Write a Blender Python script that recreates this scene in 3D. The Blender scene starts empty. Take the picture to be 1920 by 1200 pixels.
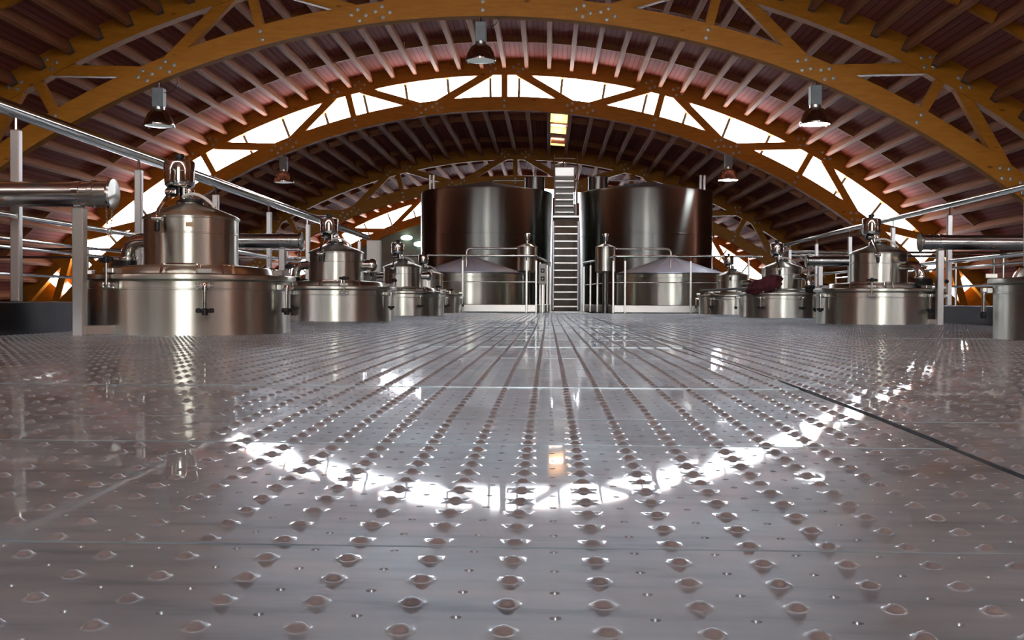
import bpy, math, random
from mathutils import Matrix, Vector, Euler, noise

random.seed(7)
R = math.radians
PI = math.pi
scene = bpy.context.scene
COL = scene.collection

# ------------------------------------------------------------------ camera
CAM_Z = 0.20
cam_d = bpy.data.cameras.new('camera')
cam = bpy.data.objects.new('camera', cam_d)
COL.objects.link(cam)
cam_d.sensor_width = 36.0
cam_d.lens = 2000.0 / 1920.0 * 36.0
cam_d.clip_start = 0.01
cam_d.clip_end = 300
cam.location = (0, 0, CAM_Z)
YAW, PITCH, ROLL = 1.947, 0.945, 0.28
cam.rotation_euler = (Matrix.Rotation(R(YAW), 4, 'Z') @ Matrix.Rotation(R(90 - PITCH), 4, 'X')
                      @ Matrix.Rotation(R(ROLL), 4, 'Z')).to_euler()
scene.camera = cam

# ------------------------------------------------------------------ world, exposure
world = bpy.data.worlds.new('sky')
scene.world = world
world.use_nodes = True
bg = world.node_tree.nodes['Background']
bg.inputs['Color'].default_value = (0.80, 0.88, 1.0, 1)
bg.inputs['Strength'].default_value = 1.0
vs = scene.view_settings
vs.view_transform = 'Standard'
vs.look = 'None'
vs.gamma = 1.0
vs.use_curve_mapping = False
vs.exposure = 0.12
scene.cycles.sample_clamp_indirect = 6.0
scene.cycles.max_bounces = 6
scene.cycles.diffuse_bounces = 3
scene.cycles.glossy_bounces = 4
scene.cycles.adaptive_threshold = 0.045

# daylight strengths of the glazed bands (front clerestory, far clerestory, then rear and front of the added lantern bay, added rear gable)
SKY_FRONT, SKY_FAR, ADDED_OVER, ADDED_LANTERN, ADDED_GABLE = 19.0, 30.0, 30.0, 8.0, 8.0

# ------------------------------------------------------------------ materials
def mat_new(name):
    m = bpy.data.materials.new(name)
    m.use_nodes = True
    nt = m.node_tree
    return m, nt, nt.nodes['Principled BSDF']

def N(nt, t, **kw):
    n = nt.nodes.new(t)
    for k, v in kw.items():
        setattr(n, k, v)
    return n

def ramp(nt, fac, stops):
    r = N(nt, 'ShaderNodeValToRGB')
    el = r.color_ramp.elements
    while len(el) < len(stops):
        el.new(0.5)
    for e, (p, c) in zip(el, stops):
        e.position = p
        e.color = (*c, 1)
    nt.links.new(fac, r.inputs['Fac'])
    return r

def coords(nt, scale=(1, 1, 1), kind='Object'):
    tc = N(nt, 'ShaderNodeTexCoord')
    mp = N(nt, 'ShaderNodeMapping')
    mp.inputs['Scale'].default_value = scale
    nt.links.new(tc.outputs[kind], mp.inputs['Vector'])
    return mp.outputs['Vector']

def tex_noise(nt, vec, scale, detail=4, rough=0.5):
    n = N(nt, 'ShaderNodeTexNoise')
    n.inputs['Scale'].default_value = scale
    n.inputs['Detail'].default_value = detail
    n.inputs['Roughness'].default_value = rough
    nt.links.new(vec, n.inputs['Vector'])
    return n.outputs['Fac']

def bump(nt, bsdf, h, strength, dist):
    b = N(nt, 'ShaderNodeBump')
    b.inputs['Strength'].default_value = strength
    b.inputs['Distance'].default_value = dist
    nt.links.new(h, b.inputs['Height'])
    nt.links.new(b.outputs['Normal'], bsdf.inputs['Normal'])

M = {}

def wood(name, dark, light, scale, rough=0.45, knots=True):
    m, nt, b = mat_new(name)
    v = coords(nt, scale)
    f = tex_noise(nt, v, 3.0, 6, 0.6)
    r = ramp(nt, f, [(0.25, dark), (0.75, light)])
    col = r.outputs['Color']
    if knots:
        v2 = coords(nt, tuple(max(0.5, s * 0.25) for s in scale))
        vo = N(nt, 'ShaderNodeTexVoronoi')
        vo.inputs['Scale'].default_value = 3.2
        nt.links.new(v2, vo.inputs['Vector'])
        k = ramp(nt, vo.outputs['Distance'], [(0.03, (0.35, 0.3, 0.28)), (0.11, (1, 1, 1))])
        mx = N(nt, 'ShaderNodeMix', data_type='RGBA', blend_type='MULTIPLY')
        mx.inputs['Factor'].default_value = 1.0
        nt.links.new(col, mx.inputs[6])
        nt.links.new(k.outputs['Color'], mx.inputs[7])
        col = mx.outputs[2]
    nt.links.new(col, b.inputs['Base Color'])
    b.inputs['Roughness'].default_value = rough
    b.inputs['Specular IOR Level'].default_value = 0.2
    bump(nt, b, f, 0.12, 0.01)
    M[name] = m
    return m

wood('glulam', (0.40, 0.145, 0.012), (0.56, 0.225, 0.022), (1.2, 6, 6))
wood('purlin_wood', (0.30, 0.115, 0.055), (0.46, 0.19, 0.095), (8, 0.7, 8), 0.7, False)
wood('pale_board', (0.75, 0.48, 0.14), (0.9, 0.62, 0.22), (2, 6, 6), 0.6, False)

def deck_material():
    m, nt, b = mat_new('deck_boards')
    uv = N(nt, 'ShaderNodeUVMap')
    sep = N(nt, 'ShaderNodeSeparateXYZ')
    nt.links.new(uv.outputs['UV'], sep.inputs['Vector'])
    mul = N(nt, 'ShaderNodeMath', operation='MULTIPLY')
    mul.inputs[1].default_value = 1 / 0.105
    nt.links.new(sep.outputs['X'], mul.inputs[0])
    fr = N(nt, 'ShaderNodeMath', operation='FRACT')
    nt.links.new(mul.outputs[0], fr.inputs[0])
    fl = N(nt, 'ShaderNodeMath', operation='FLOOR')
    nt.links.new(mul.outputs[0], fl.inputs[0])
    wn = N(nt, 'ShaderNodeTexWhiteNoise', noise_dimensions='1D')
    nt.links.new(fl.outputs[0], wn.inputs['W'])
    groove = ramp(nt, fr.outputs[0], [(0.0, (0, 0, 0)), (0.07, (1, 1, 1)), (0.93, (1, 1, 1)), (1.0, (0, 0, 0))])
    c = ramp(nt, wn.outputs['Value'], [(0.0, (0.36, 0.13, 0.11)), (1.0, (0.47, 0.18, 0.155))])
    mx = N(nt, 'ShaderNodeMix', data_type='RGBA')
    nt.links.new(groove.outputs['Color'], mx.inputs['Factor'])
    mx.inputs[6].default_value = (0.05, 0.02, 0.015, 1)
    nt.links.new(c.outputs['Color'], mx.inputs[7])
    nt.links.new(mx.outputs[2], b.inputs['Base Color'])
    b.inputs['Roughness'].default_value = 0.8
    b.inputs['Specular IOR Level'].default_value = 0.12
    bump(nt, b, groove.outputs['Color'], 0.6, 0.006)
    M['deck'] = m
deck_material()

def steel(name, col, rough, aniso=0.0, arot=0.0, streak=0.08, streak_scale=(1, 1, 60)):
    m, nt, b = mat_new(name)
    b.inputs['Metallic'].default_value = 1.0
    b.inputs['Base Color'].default_value = (*col, 1)
    v = coords(nt, streak_scale)
    f = tex_noise(nt, v, 4.0, 5, 0.6)
    mr = N(nt, 'ShaderNodeMapRange')
    mr.inputs['To Min'].default_value = max(0.02, rough - streak)
    mr.inputs['To Max'].default_value = rough + streak
    nt.links.new(f, mr.inputs['Value'])
    nt.links.new(mr.outputs['Result'], b.inputs['Roughness'])
    if aniso:
        t = N(nt, 'ShaderNodeTangent', direction_type='RADIAL', axis='Z')
        nt.links.new(t.outputs['Tangent'], b.inputs['Tangent'])
        b.inputs['Anisotropic'].default_value = aniso
        b.inputs['Anisotropic Rotation'].default_value = arot
    M[name] = m
    return m

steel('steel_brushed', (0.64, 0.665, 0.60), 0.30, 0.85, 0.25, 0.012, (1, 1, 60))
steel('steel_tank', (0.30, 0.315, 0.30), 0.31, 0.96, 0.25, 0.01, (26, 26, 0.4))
steel('steel_polished', (0.66, 0.68, 0.66), 0.10, 0, 0, 0.0, (3, 3, 3))
steel('steel_pipe', (0.48, 0.49, 0.46), 0.22, 0, 0, 0.0, (3, 3, 3))
steel('steel_satin', (0.70, 0.715, 0.70), 0.34, 0, 0, 0.02, (12, 12, 12))
steel('steel_dark', (0.16, 0.16, 0.19), 0.22, 0, 0, 0.1, (4, 4, 4))
steel('steel_cone', (0.48, 0.53, 0.64), 0.42, 0, 0, 0.05, (6, 6, 6))  # bluish base colour stands in for reflected window light
steel('lamp_metal', (0.55, 0.45, 0.42), 0.14, 0, 0, 0.04, (3, 3, 3))

def floor_steel():
    m, nt, b = mat_new('floor_steel')
    v = coords(nt, (1, 1, 1), 'Generated')
    geo = N(nt, 'ShaderNodeNewGeometry')
    n1 = tex_noise(nt, geo.outputs['Position'], 3.5, 3, 0.5)
    n2 = tex_noise(nt, geo.outputs['Position'], 7.0, 1, 0.4)
    mp = N(nt, 'ShaderNodeMapping')
    mp.inputs['Scale'].default_value = (1.0, 5.0, 1.0)
    nt.links.new(geo.outputs['Position'], mp.inputs['Vector'])
    n3 = tex_noise(nt, mp.outputs['Vector'], 6.0, 4, 0.6)
    c = ramp(nt, n3, [(0.3, (0.315, 0.415, 0.505)), (0.45, (0.435, 0.555, 0.645)), (0.72, (0.525, 0.63, 0.70))])
    nt.links.new(c.outputs['Color'], b.inputs['Base Color'])
    b.inputs['Metallic'].default_value = 0.68
    ro = ramp(nt, n1, [(0.38, (0.33,) * 3), (0.62, (0.45,) * 3)])
    nt.links.new(ro.outputs['Color'], b.inputs['Roughness'])
    cw = ramp(nt, n1, [(0.35, (0.75,) * 3), (0.65, (0.40,) * 3)])
    nt.links.new(cw.outputs['Color'], b.inputs['Coat Weight'])
    cr = ramp(nt, n1, [(0.35, (0.02,) * 3), (0.7, (0.06,) * 3)])
    nt.links.new(cr.outputs['Color'], b.inputs['Coat Roughness'])
    bump(nt, b, n2, 0.03, 0.012)
    M['floor_steel'] = m
floor_steel()

def plain(name, col, rough, metal=0.0, noise_amt=0.15, scale=6.0):
    m, nt, b = mat_new(name)
    f = tex_noise(nt, coords(nt), scale, 4)
    lo = tuple(c * (1 - noise_amt) for c in col)
    hi = tuple(min(1, c * (1 + noise_amt)) for c in col)
    r = ramp(nt, f, [(0.3, lo), (0.7, hi)])
    nt.links.new(r.outputs['Color'], b.inputs['Base Color'])
    b.inputs['Roughness'].default_value = rough
    b.inputs['Metallic'].default_value = metal
    M[name] = m
    return m

plain('rubber', (0.012, 0.012, 0.014), 0.45)
plain('white_plastic', (0.75, 0.74, 0.70), 0.4)
plain('cabinet_paint', (0.72, 0.71, 0.66), 0.45, 0.0, 0.04)
plain('sticker', (0.55, 0.42, 0.25), 0.6)
plain('maroon_cloth', (0.10, 0.018, 0.025), 0.9, 0, 0.4, 14)
plain('dark_concrete', (0.09, 0.08, 0.075), 0.7)
plain('outer_deck', (0.10, 0.10, 0.115), 0.3, 0.6)
plain('wall_plaster', (0.35, 0.17, 0.07), 0.8)
plain('green_panel', (0.30, 0.33, 0.27), 0.25, 0, 0.35, 1.2)
plain('frame_paint', (0.10, 0.11, 0.15), 0.5)
plain('grey_paint', (0.24, 0.27, 0.28), 0.5)
plain('bolt_zinc', (0.42, 0.40, 0.35), 0.4, 0.6)
plain('hanger_zinc', (0.16, 0.15, 0.15), 0.5, 0.4)

def emit(name, col, s):
    m, nt, b = mat_new(name)
    b.inputs['Base Color'].default_value = (0.8, 0.8, 0.8, 1)
    b.inputs['Emission Color'].default_value = (*col, 1)
    b.inputs['Emission Strength'].default_value = s
    b.inputs['Roughness'].default_value = 0.2
    M[name] = m

DAY = (0.80, 0.89, 1.0)
emit('daylight_front', DAY, SKY_FRONT)
emit('daylight_far', DAY, SKY_FAR)
emit('added_light_over', (0.88, 0.93, 1.0), ADDED_OVER)
emit('added_light_lantern', (0.88, 0.93, 1.0), ADDED_LANTERN)
emit('added_light_gable', (1.0, 0.95, 0.88), ADDED_GABLE)
emit('rooflight', (1.0, 0.90, 0.70), 40.0)
emit('lamp_on', (0.95, 0.98, 1.0), 14.0)
emit('lens_glow', (0.75, 0.85, 0.80), 0.22)  # faint glow painted into the lenses of unlit lamps
emit('strip_light', (0.75, 1.0, 0.92), 5.0)

# ------------------------------------------------------------------ mesh builder
class MB:
    def __init__(self):
        self.v, self.f = [], []

    def add(self, vs_, fs_):
        o = len(self.v)
        self.v += [tuple(p) for p in vs_]
        self.f += [tuple(i + o for i in f) for f in fs_]
        return self

    def box(self, c, s, rot=None, bev=0.0):
        x, y, z = s[0] / 2, s[1] / 2, s[2] / 2
        if bev <= 0:
            P = [(-x, -y, -z), (x, -y, -z), (x, y, -z), (-x, y, -z), (-x, -y, z), (x, -y, z), (x, y, z), (-x, y, z)]
            F = [(0, 3, 2, 1), (4, 5, 6, 7), (0, 1, 5, 4), (1, 2, 6, 5), (2, 3, 7, 6), (3, 0, 4, 7)]
        else:
            b = bev
            P, F = [], []
            for zz, k in ((-z, b), (-z + b, 0), (z - b, 0), (z, b)):
                xx, yy = x - k, y - k
                P += [(-xx + b - k, -yy, zz), (xx - b + k, -yy, zz), (xx, -yy + b - k, zz), (xx, yy - b + k, zz),
                      (xx - b + k, yy, zz), (-xx + b - k, yy, zz), (-xx, yy - b + k, zz), (-xx, -yy + b - k, zz)]
            for r_ in range(3):
                for i in range(8):
                    a, c_ = r_ * 8 + i, r_ * 8 + (i + 1) % 8
                    F.append((a, c_, c_ + 8, a + 8))
            F.append(tuple(reversed(range(8))))
            F.append(tuple(range(24, 32)))
        m = (rot or Matrix.Identity(3))
        self.add([Vector(c) + m @ Vector(p) for p in P], F)
        return self

    def lathe(self, prof, n=48, c=(0, 0, 0), axis=None, cap=True):
        """prof: (r, z) bottom to top, revolved about z (or the axis matrix)"""
        m = axis or Matrix.Identity(3)
        P, F = [], []
        for r_, z in prof:
            for i in range(n):
                a = 2 * PI * i / n
                P.append(Vector(c) + m @ Vector((r_ * math.cos(a), r_ * math.sin(a), z)))
        for k in range(len(prof) - 1):
            for i in range(n):
                j = (i + 1) % n
                F.append((k * n + i, k * n + j, (k + 1) * n + j, (k + 1) * n + i))
        if cap:
            F.append(tuple(reversed(range(n))))
            F.append(tuple(range((len(prof) - 1) * n, len(prof) * n)))
        return self.add(P, F)

    def tube(self, pts, r, n=12, closed=False):
        pts = [Vector(p) for p in pts]
        P, F = [], []
        k = len(pts)
        up = None
        for i, p in enumerate(pts):
            a = pts[(i - 1) % k] if (closed or i > 0) else p
            b = pts[(i + 1) % k] if (closed or i < k - 1) else p
            d = (b - a).normalized()
            if up is None:
                up = Vector((0, 0, 1)) if abs(d.z) < 0.9 else Vector((1, 0, 0))
            s = d.cross(up).normalized()
            up = s.cross(d).normalized()
            for j in range(n):
                t = 2 * PI * j / n
                P.append(p + r * (math.cos(t) * s + math.sin(t) * up))
        for i in range(k if closed else k - 1):
            for j in range(n):
                j2 = (j + 1) % n
                i2 = (i + 1) % k
                F.append((i * n + j, i * n + j2, i2 * n + j2, i2 * n + j))
        if not closed:
            F.append(tuple(reversed(range(n))))
            F.append(tuple(range((k - 1) * n, k * n)))
        return self.add(P, F)

    def mesh(self, name, mat, smooth=35):
        me = bpy.data.meshes.new(name)
        me.from_pydata(self.v, [], self.f)
        me.materials.append(M[mat])
        if smooth:
            me.polygons.foreach_set('use_smooth', [True] * len(me.polygons))
            me.set_sharp_from_angle(angle=R(smooth))
        me.update()
        return me

def bend(p0, p1, p2, n=8):
    """quadratic corner"""
    p0, p1, p2 = Vector(p0), Vector(p1), Vector(p2)
    return [(1 - t) ** 2 * p0 + 2 * t * (1 - t) * p1 + t * t * p2 for t in [i / n for i in range(n + 1)]]

def ob(name, me, parent=None, loc=(0, 0, 0), rot=None):
    o = bpy.data.objects.new(name, me)
    COL.objects.link(o)
    o.location = loc
    if rot is not None:
        o.rotation_euler = rot
    if parent is not None:
        o.parent = parent
    return o

def thing(name, label, cat, loc=(0, 0, 0), rz=0.0, group=None, me=None):
    o = ob(name, me, None, loc, (0, 0, rz))
    o['label'] = label
    o['category'] = cat
    if group:
        o['group'] = group
    return o

def struct(o, label=None, cat=None):
    o['kind'] = 'structure'
    if label:
        o['label'] = label
    if cat:
        o['category'] = cat
    return o

_cache = {}
def cached(key, fn):
    if key not in _cache:
        _cache[key] = fn()
    return _cache[key]

def copy_tree(src, parent=None):
    c = src.copy()
    COL.objects.link(c)
    if parent is not None:
        c.parent = parent
    for ch in list(src.children):
        copy_tree(ch, c)
    return c

# ------------------------------------------------------------------ floor of embossed steel planks
def zf(y):                     # the walkway is crowned: it falls away a little towards the camera
    return -0.0033 * (3.7 - y) ** 2 if y < 3.7 else 0.0

PX, PY = 0.0722, 0.0635
PLEN, PDEP = 40 * PX, 5 * PY

def plank_mesh(nx, ny, name, seg, rings, holes=True, gap=0.0022):
    """sheet lying at z=0: pierced domes on a grid, small punched drain holes between them, edges turned down"""
    hx, hy = PX / 2, PY / 2
    mb = MB()
    V, F = mb.v, mb.f
    gridv = {}
    W, D = nx * PX, ny * PY
    def gv(i, j):
        if (i, j) not in gridv:
            x, y = i * hx, j * hy
            x = min(max(x, gap), W - gap)
            y = min(max(y, gap), D - gap)
            gridv[(i, j)] = len(V)
            V.append((x, y, 0.0))
        return gridv[(i, j)]
    half = seg // 4
    for j in range(2 * ny):
        for i in range(2 * nx):
            c = [gv(i, j), gv(i + 1, j), gv(i + 1, j + 1), gv(i, j + 1)]
            dome = (i % 2 == 0 and j % 2 == 0)
            hole = holes and (i % 2 == 1 and j % 2 == 1)
            if not (dome or hole):
                F.append(tuple(c))
                continue
            cx, cy = (i + 0.5) * hx, (j + 0.5) * hy
            if dome:
                prof = rings
            else:
                prof = [(0.0042, 0.0), (0.0036, -0.0008), (0.0030, -0.004)]
            idx = []
            for (r_, z) in prof:
                row = []
                for s in range(seg):
                    a = PI * 1.25 + 2 * PI * s / seg
                    row.append(len(V))
                    V.append((cx + r_ * math.cos(a), cy + r_ * math.sin(a), z))
                idx.append(row)
            # cell corners to the outer ring (corner q sits at angle 225 + 90 q)
            for q in range(4):
                r0 = idx[0]
                for s in range(half):
                    a, b = r0[(q * half + s) % seg], r0[(q * half + s + 1) % seg]
                    if s < half / 2:
                        F.append((c[q], b, a))
                    else:
                        F.append((c[(q + 1) % 4], b, a))
                F.append((c[q], c[(q + 1) % 4], r0[(q * half + (half + 1) // 2) % seg]))
            for k in range(len(idx) - 1):
                for s in range(seg):
                    s2 = (s + 1) % seg
                    F.append((idx[k][s], idx[k][s2], idx[k + 1][s2], idx[k + 1][s]))
            F.append(tuple(idx[-1]))
    # turned-down edges
    o = len(V)
    g = gap
    V += [(g, g, 0), (W - g, g, 0), (W - g, D - g, 0), (g, D - g, 0), (g, g, -0.04), (W - g, g, -0.04), (W - g, D - g, -0.04), (g, D - g, -0.04)]
    F += [(o, o + 1, o + 5, o + 4), (o + 1, o + 2, o + 6, o + 5), (o + 2, o + 3, o + 7, o + 6), (o + 3, o, o + 4, o + 7)]
    return mb.mesh(name, 'floor_steel', 50)

dome_fine = [(0.0122, 0.0), (0.0096, 0.0003), (0.0079, 0.0010), (0.0066, 0.0022), (0.0053, 0.0034), (0.0037, 0.0043), (0.0020, 0.0047), (0.0008, 0.0048)]
dome_low = [(0.0100, 0.0), (0.0062, 0.0032), (0.0030, 0.0050)]
plank_me = plank_mesh(40, 5, 'floor_plank', 16, dome_fine)
plate_me = plank_mesh(40, 25, 'floor_plate', 8, dome_low, holes=False)

FLOOR_X0, FLOOR_X1 = -3.22, 4.36
FLOOR_END = 20.32
floor_o = struct(ob('floor', MB().box(((FLOOR_X0 + FLOOR_X1) / 2, (FLOOR_END - 8.0) / 2, -0.27), (FLOOR_X1 - FLOOR_X0, FLOOR_END + 8.0, 0.30)).mesh('floor', 'dark_concrete', 0)))
cols = [0.602 - 2 * PLEN, 0.602 - PLEN, 0.602, 0.602 + PLEN]
rows_end = 0
rng = random.Random(3)
y = 0.975 - 4 * PDEP
nrow = 0
while y < 9.6:
    for ci, x in enumerate(cols):
        if x > 3.5 and y < 2.0 or x < -3 and y < 1.0:
            continue
        dx = rng.uniform(-0.006, 0.006)
        o = ob('floor_plank', plank_me, floor_o, (x + (dx if ci not in (1, 2) else (0.0 if ci == 1 else (0.012 if 1.5 < y < 2.7 else 0.004))), y, 0))
        slope = (zf(y + PDEP) - zf(y)) / PDEP
        o.location.z = zf(y) + rng.uniform(-0.0007, 0.0007)
        o.rotation_euler = (math.atan(slope) + R(rng.uniform(-0.16, 0.16)), R(rng.uniform(-0.03, 0.03)), 0)
    y += PDEP
    nrow += 1
while y < FLOOR_END - 0.3:
    for x in cols:
        ob('floor_plate', plate_me, floor_o, (x + rng.uniform(-0.012, 0.012), y, rng.uniform(-0.0015, 0.0015)), (R(rng.uniform(-0.05, 0.05)), 0, 0))
    y += 25 * PY
FLOOR_END = y

# lower hall floor and the outer decks
struct(ob('floor_lower', MB().box((-1, 17, -2.65), (28, 52, 0.3)).mesh('floor_lower', 'dark_concrete', 0)))
for nm, x0, x1 in (('floor_side_left', -13.0, -4.3), ('floor_side_right', 5.5, 12.0)):
    struct(ob(nm, MB().box(((x0 + x1) / 2, 16.5, -0.15), (x1 - x0, 49, 0.2)).mesh(nm, 'outer_deck', 0)))

# upstands along both long edges of the walkway
for nm, x0, x1 in (('trim_1', -3.22, -3.04), ('trim_2', 4.2, 4.38)):
    mb = MB()
    mb.box(((x0 + x1) / 2, 6.1, 0.055), (x1 - x0, 28.2, 0.27), None, 0.008)
    struct(ob(nm, mb.mesh(nm, 'steel_dark')))

# ------------------------------------------------------------------ roof vaults
AX = -1.03                     # axis of the arches
CZ = -8.81                     # centre height of level 0 arcs
STEP = -0.84
T = [8.4, 16.5, 24.5, 32.6, 40.7]
TB = 0.3                       # rear truss of the raised lantern bay, unseen and added for its light
R_LB, R_LT, R_UB, R_UT = 13.40, 13.71, 14.20, 14.58
R_PB, R_DK = 14.34, 14.56
TH = 1.02
DTH = 0.0355
CW = 0.20

def arc_sweep(mb, r0, r1, y0, y1, th0, th1, n, cz):
    P, F = [], []
    for i in range(n + 1):
        t = th0 + (th1 - th0) * i / n
        s, c = math.sin(t), math.cos(t)
        for r_, yy in ((r0, y0), (r0, y1), (r1, y1), (r1, y0)):
            P.append((AX + r_ * s, yy, cz + r_ * c))
    for i in range(n):
        for k in range(4):
            a, b = i * 4 + k, i * 4 + (k + 1) % 4
            F.append((a, b, b + 4, a + 4))
    F.append((3, 2, 1, 0))
    F.append((n * 4, n * 4 + 1, n * 4 + 2, n * 4 + 3))
    mb.add(P, F)

def deck_mesh(y0, y1, cz):
    n = 96
    mb = MB()
    arc_sweep(mb, R_DK, R_DK + 0.07, y0, y1, -TH, TH, n, cz)
    me = mb.mesh('ceiling', 'deck', 30)
    uvl = me.uv_layers.new(name='UVMap')
    for lp in me.loops:
        co = me.vertices[lp.vertex_index].co
        t = math.atan2(co.x - AX, co.z - cz)
        uvl.data[lp.index].uv = (t * R_DK + 20, co.y)
    return me

def purlin_mesh(L):
    return cached(('purlin', round(L, 2)), lambda: MB().box((0, 0, 0), (0.085, L, R_DK - R_PB), None, 0.006).mesh('purlin', 'purlin_wood'))

block_lit = MB().box((0, 0, 0), (0.40, 0.07, 0.14)).mesh('blocking', 'glulam', 0)
block_shaded = MB().box((0, 0, 0), (0.40, 0.07, 0.14)).mesh('blocking', 'purlin_wood', 0)  # browner copy: shade of the dimmer bays put into the colour
hanger_me = MB().box((0, 0, -0.02), (0.105, 0.10, 0.19)).mesh('hanger', 'hanger_zinc', 0)

def vault(y0, y1, lvl, purlin_spans, block_rows, hangers=False):
    cz = CZ + STEP * lvl
    c = struct(ob('ceiling', deck_mesh(y0, y1, cz)))
    kmax = int(TH / DTH)
    for (a, b) in purlin_spans:
        me = purlin_mesh(b - a)
        for k in range(-kmax, kmax + 1):
            t = k * DTH
            rm = (R_PB + R_DK) / 2
            p = ob('purlin', me, c, (AX + rm * math.sin(t), (a + b) / 2, cz + rm * math.cos(t)), (0, t, 0))
            if hangers and abs(k) <= 24:
                ob('hanger', hanger_me, p, (0, (b - a) / 2 - 0.05, 0))
    for yb in block_rows:
        for k in range(-kmax + 4, kmax - 4):
            t = (k + 0.5) * DTH
            rm = R_DK - 0.07
            ob('blocking', block_lit if hangers else block_shaded, c, (AX + rm * math.sin(t), yb, cz + rm * math.cos(t)), (0, t, 0))
    return c

hw = CW / 2
vault(-8.0, TB - 0.18, 0, [(-8.0, TB - hw - 0.1)], [])
vault(TB - 0.25, T[0] + 0.25, -1, [(TB + hw, T[0] - hw)], [])  # raised lantern bay: unseen, shaped to light the hall from above
vault(T[0] + 0.18, T[1], 0, [(T[0] + hw, T[1] - hw)], [T[0] + 2.25, T[1] - 2.25], hangers=True)
vault(T[1], T[2] + 0.25, 0, [(T[1] + hw, T[2] - hw)], [T[1] + 2.25, T[2] - 2.25])
vault(T[2] + 0.18, T[3], 1, [(T[2] + hw + 0.1, T[3] - hw)], [T[2] + 2.25, T[3] - 2.25])
vault(T[3], T[4] + 0.25, 1, [(T[3] + hw, T[4] - hw)], [T[3] + 2.25, T[4] - 2.25])

# ------------------------------------------------------------------ trusses
NODE = 0.2556
FOOT = 0.116
bolt_me = MB().lathe([(0.033, -0.012), (0.033, 0.004), (0.028, 0.008), (0.016, 0.009), (0.014, 0.022), (0.0, 0.023)], 12, (0, 0, 0), Matrix.Rotation(R(90), 3, 'X')).mesh('bolt', 'bolt_zinc')

def pol(r_, t):
    return Vector((AX + r_ * math.sin(t), 0, CZ + r_ * math.cos(t)))

def member(mb, p, q, w, d):
    v = q - p
    L = v.length
    ang = math.atan2(v.x, v.z)
    mb.box((p + q) / 2, (w, d, L), Matrix.Rotation(ang, 3, 'Y'), 0.008)

def make_truss():
    root = bpy.data.objects.new('roof_truss', None)
    COL.objects.link(root)
    mb = MB(); arc_sweep(mb, R_UB, R_UT, -hw, hw, -TH, TH, 90, CZ)
    up = ob('upper_chord', mb.mesh('upper_chord', 'glulam', 30), root)
    mb = MB(); arc_sweep(mb, R_LB, R_LT, -hw, hw, -TH, TH, 90, CZ)
    lo = ob('lower_chord', mb.mesh('lower_chord', 'glulam', 30), root)
    rl, ru = (R_LB + R_LT) / 2, R_UB + 0.1
    def bolts(parent, r_, t, offs):
        base = pol(r_, t)
        for (du, dv) in offs:
            e_r = Vector((math.sin(t), 0, math.cos(t)))
            e_t = Vector((math.cos(t), 0, -math.sin(t)))
            p = base + e_t * du + e_r * dv
            ob('bolt', bolt_me, parent, (p.x, -hw - 0.004, p.z))
    diamond = [(-0.11, 0.02), (0.0, 0.085), (0.11, -0.02), (0.0, -0.085)]
    pair = [(0, 0.065), (0, -0.065)]
    for k in range(-3, 4):
        t = k * NODE
        mb = MB(); member(mb, pol(R_LT - 0.02, t), pol(R_UB + 0.02, t), 0.14, 0.16)
        ob('post', mb.mesh('post', 'glulam'), root)
        for s in (-1, 1):
            mb = MB(); member(mb, pol(rl + 0.06, t + s * FOOT), pol(ru, t + s * 0.018), 0.17, 0.15)
            ob('diagonal', mb.mesh('diagonal', 'glulam'), root)
            if abs(t + s * FOOT) < 0.72:
                bolts(lo, rl, t + s * (FOOT - 0.002), diamond)
            if abs(t) < 0.6:
                bolts(up, R_UB + 0.16, t + s * 0.022, diamond)
        if abs(t) < 0.6:
            bolts(lo, rl, t, pair)
    return root

truss0 = make_truss()
truss_labels = [
    None,
    'varnished orange timber arch truss nearest the camera, high lamps hanging under it',
    'timber arch truss backed by the wide arc of daylit clerestory windows',
    'smaller looking timber arch truss above the two tall tanks, behind the clerestory',
    'farthest timber arch truss with daylit glass behind it, beside the tall tanks']
truss_labels[0] = 'timber arch truss high above the walkway at the front of the added raised lantern bay'
truss_labels.append('timber arch truss straight above the camera at the rear of the added lantern bay')
for i, ty in enumerate(T + [TB]):
    o = truss0 if i == 0 else copy_tree(truss0)
    lvl = -1 if i in (0, 5) else (0 if i < 3 else 1)
    o.location = (0, ty, STEP * lvl)
    o['label'] = truss_labels[i]
    o['category'] = 'truss'
    o['group'] = 'timber arch trusses carrying the roof'

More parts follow.
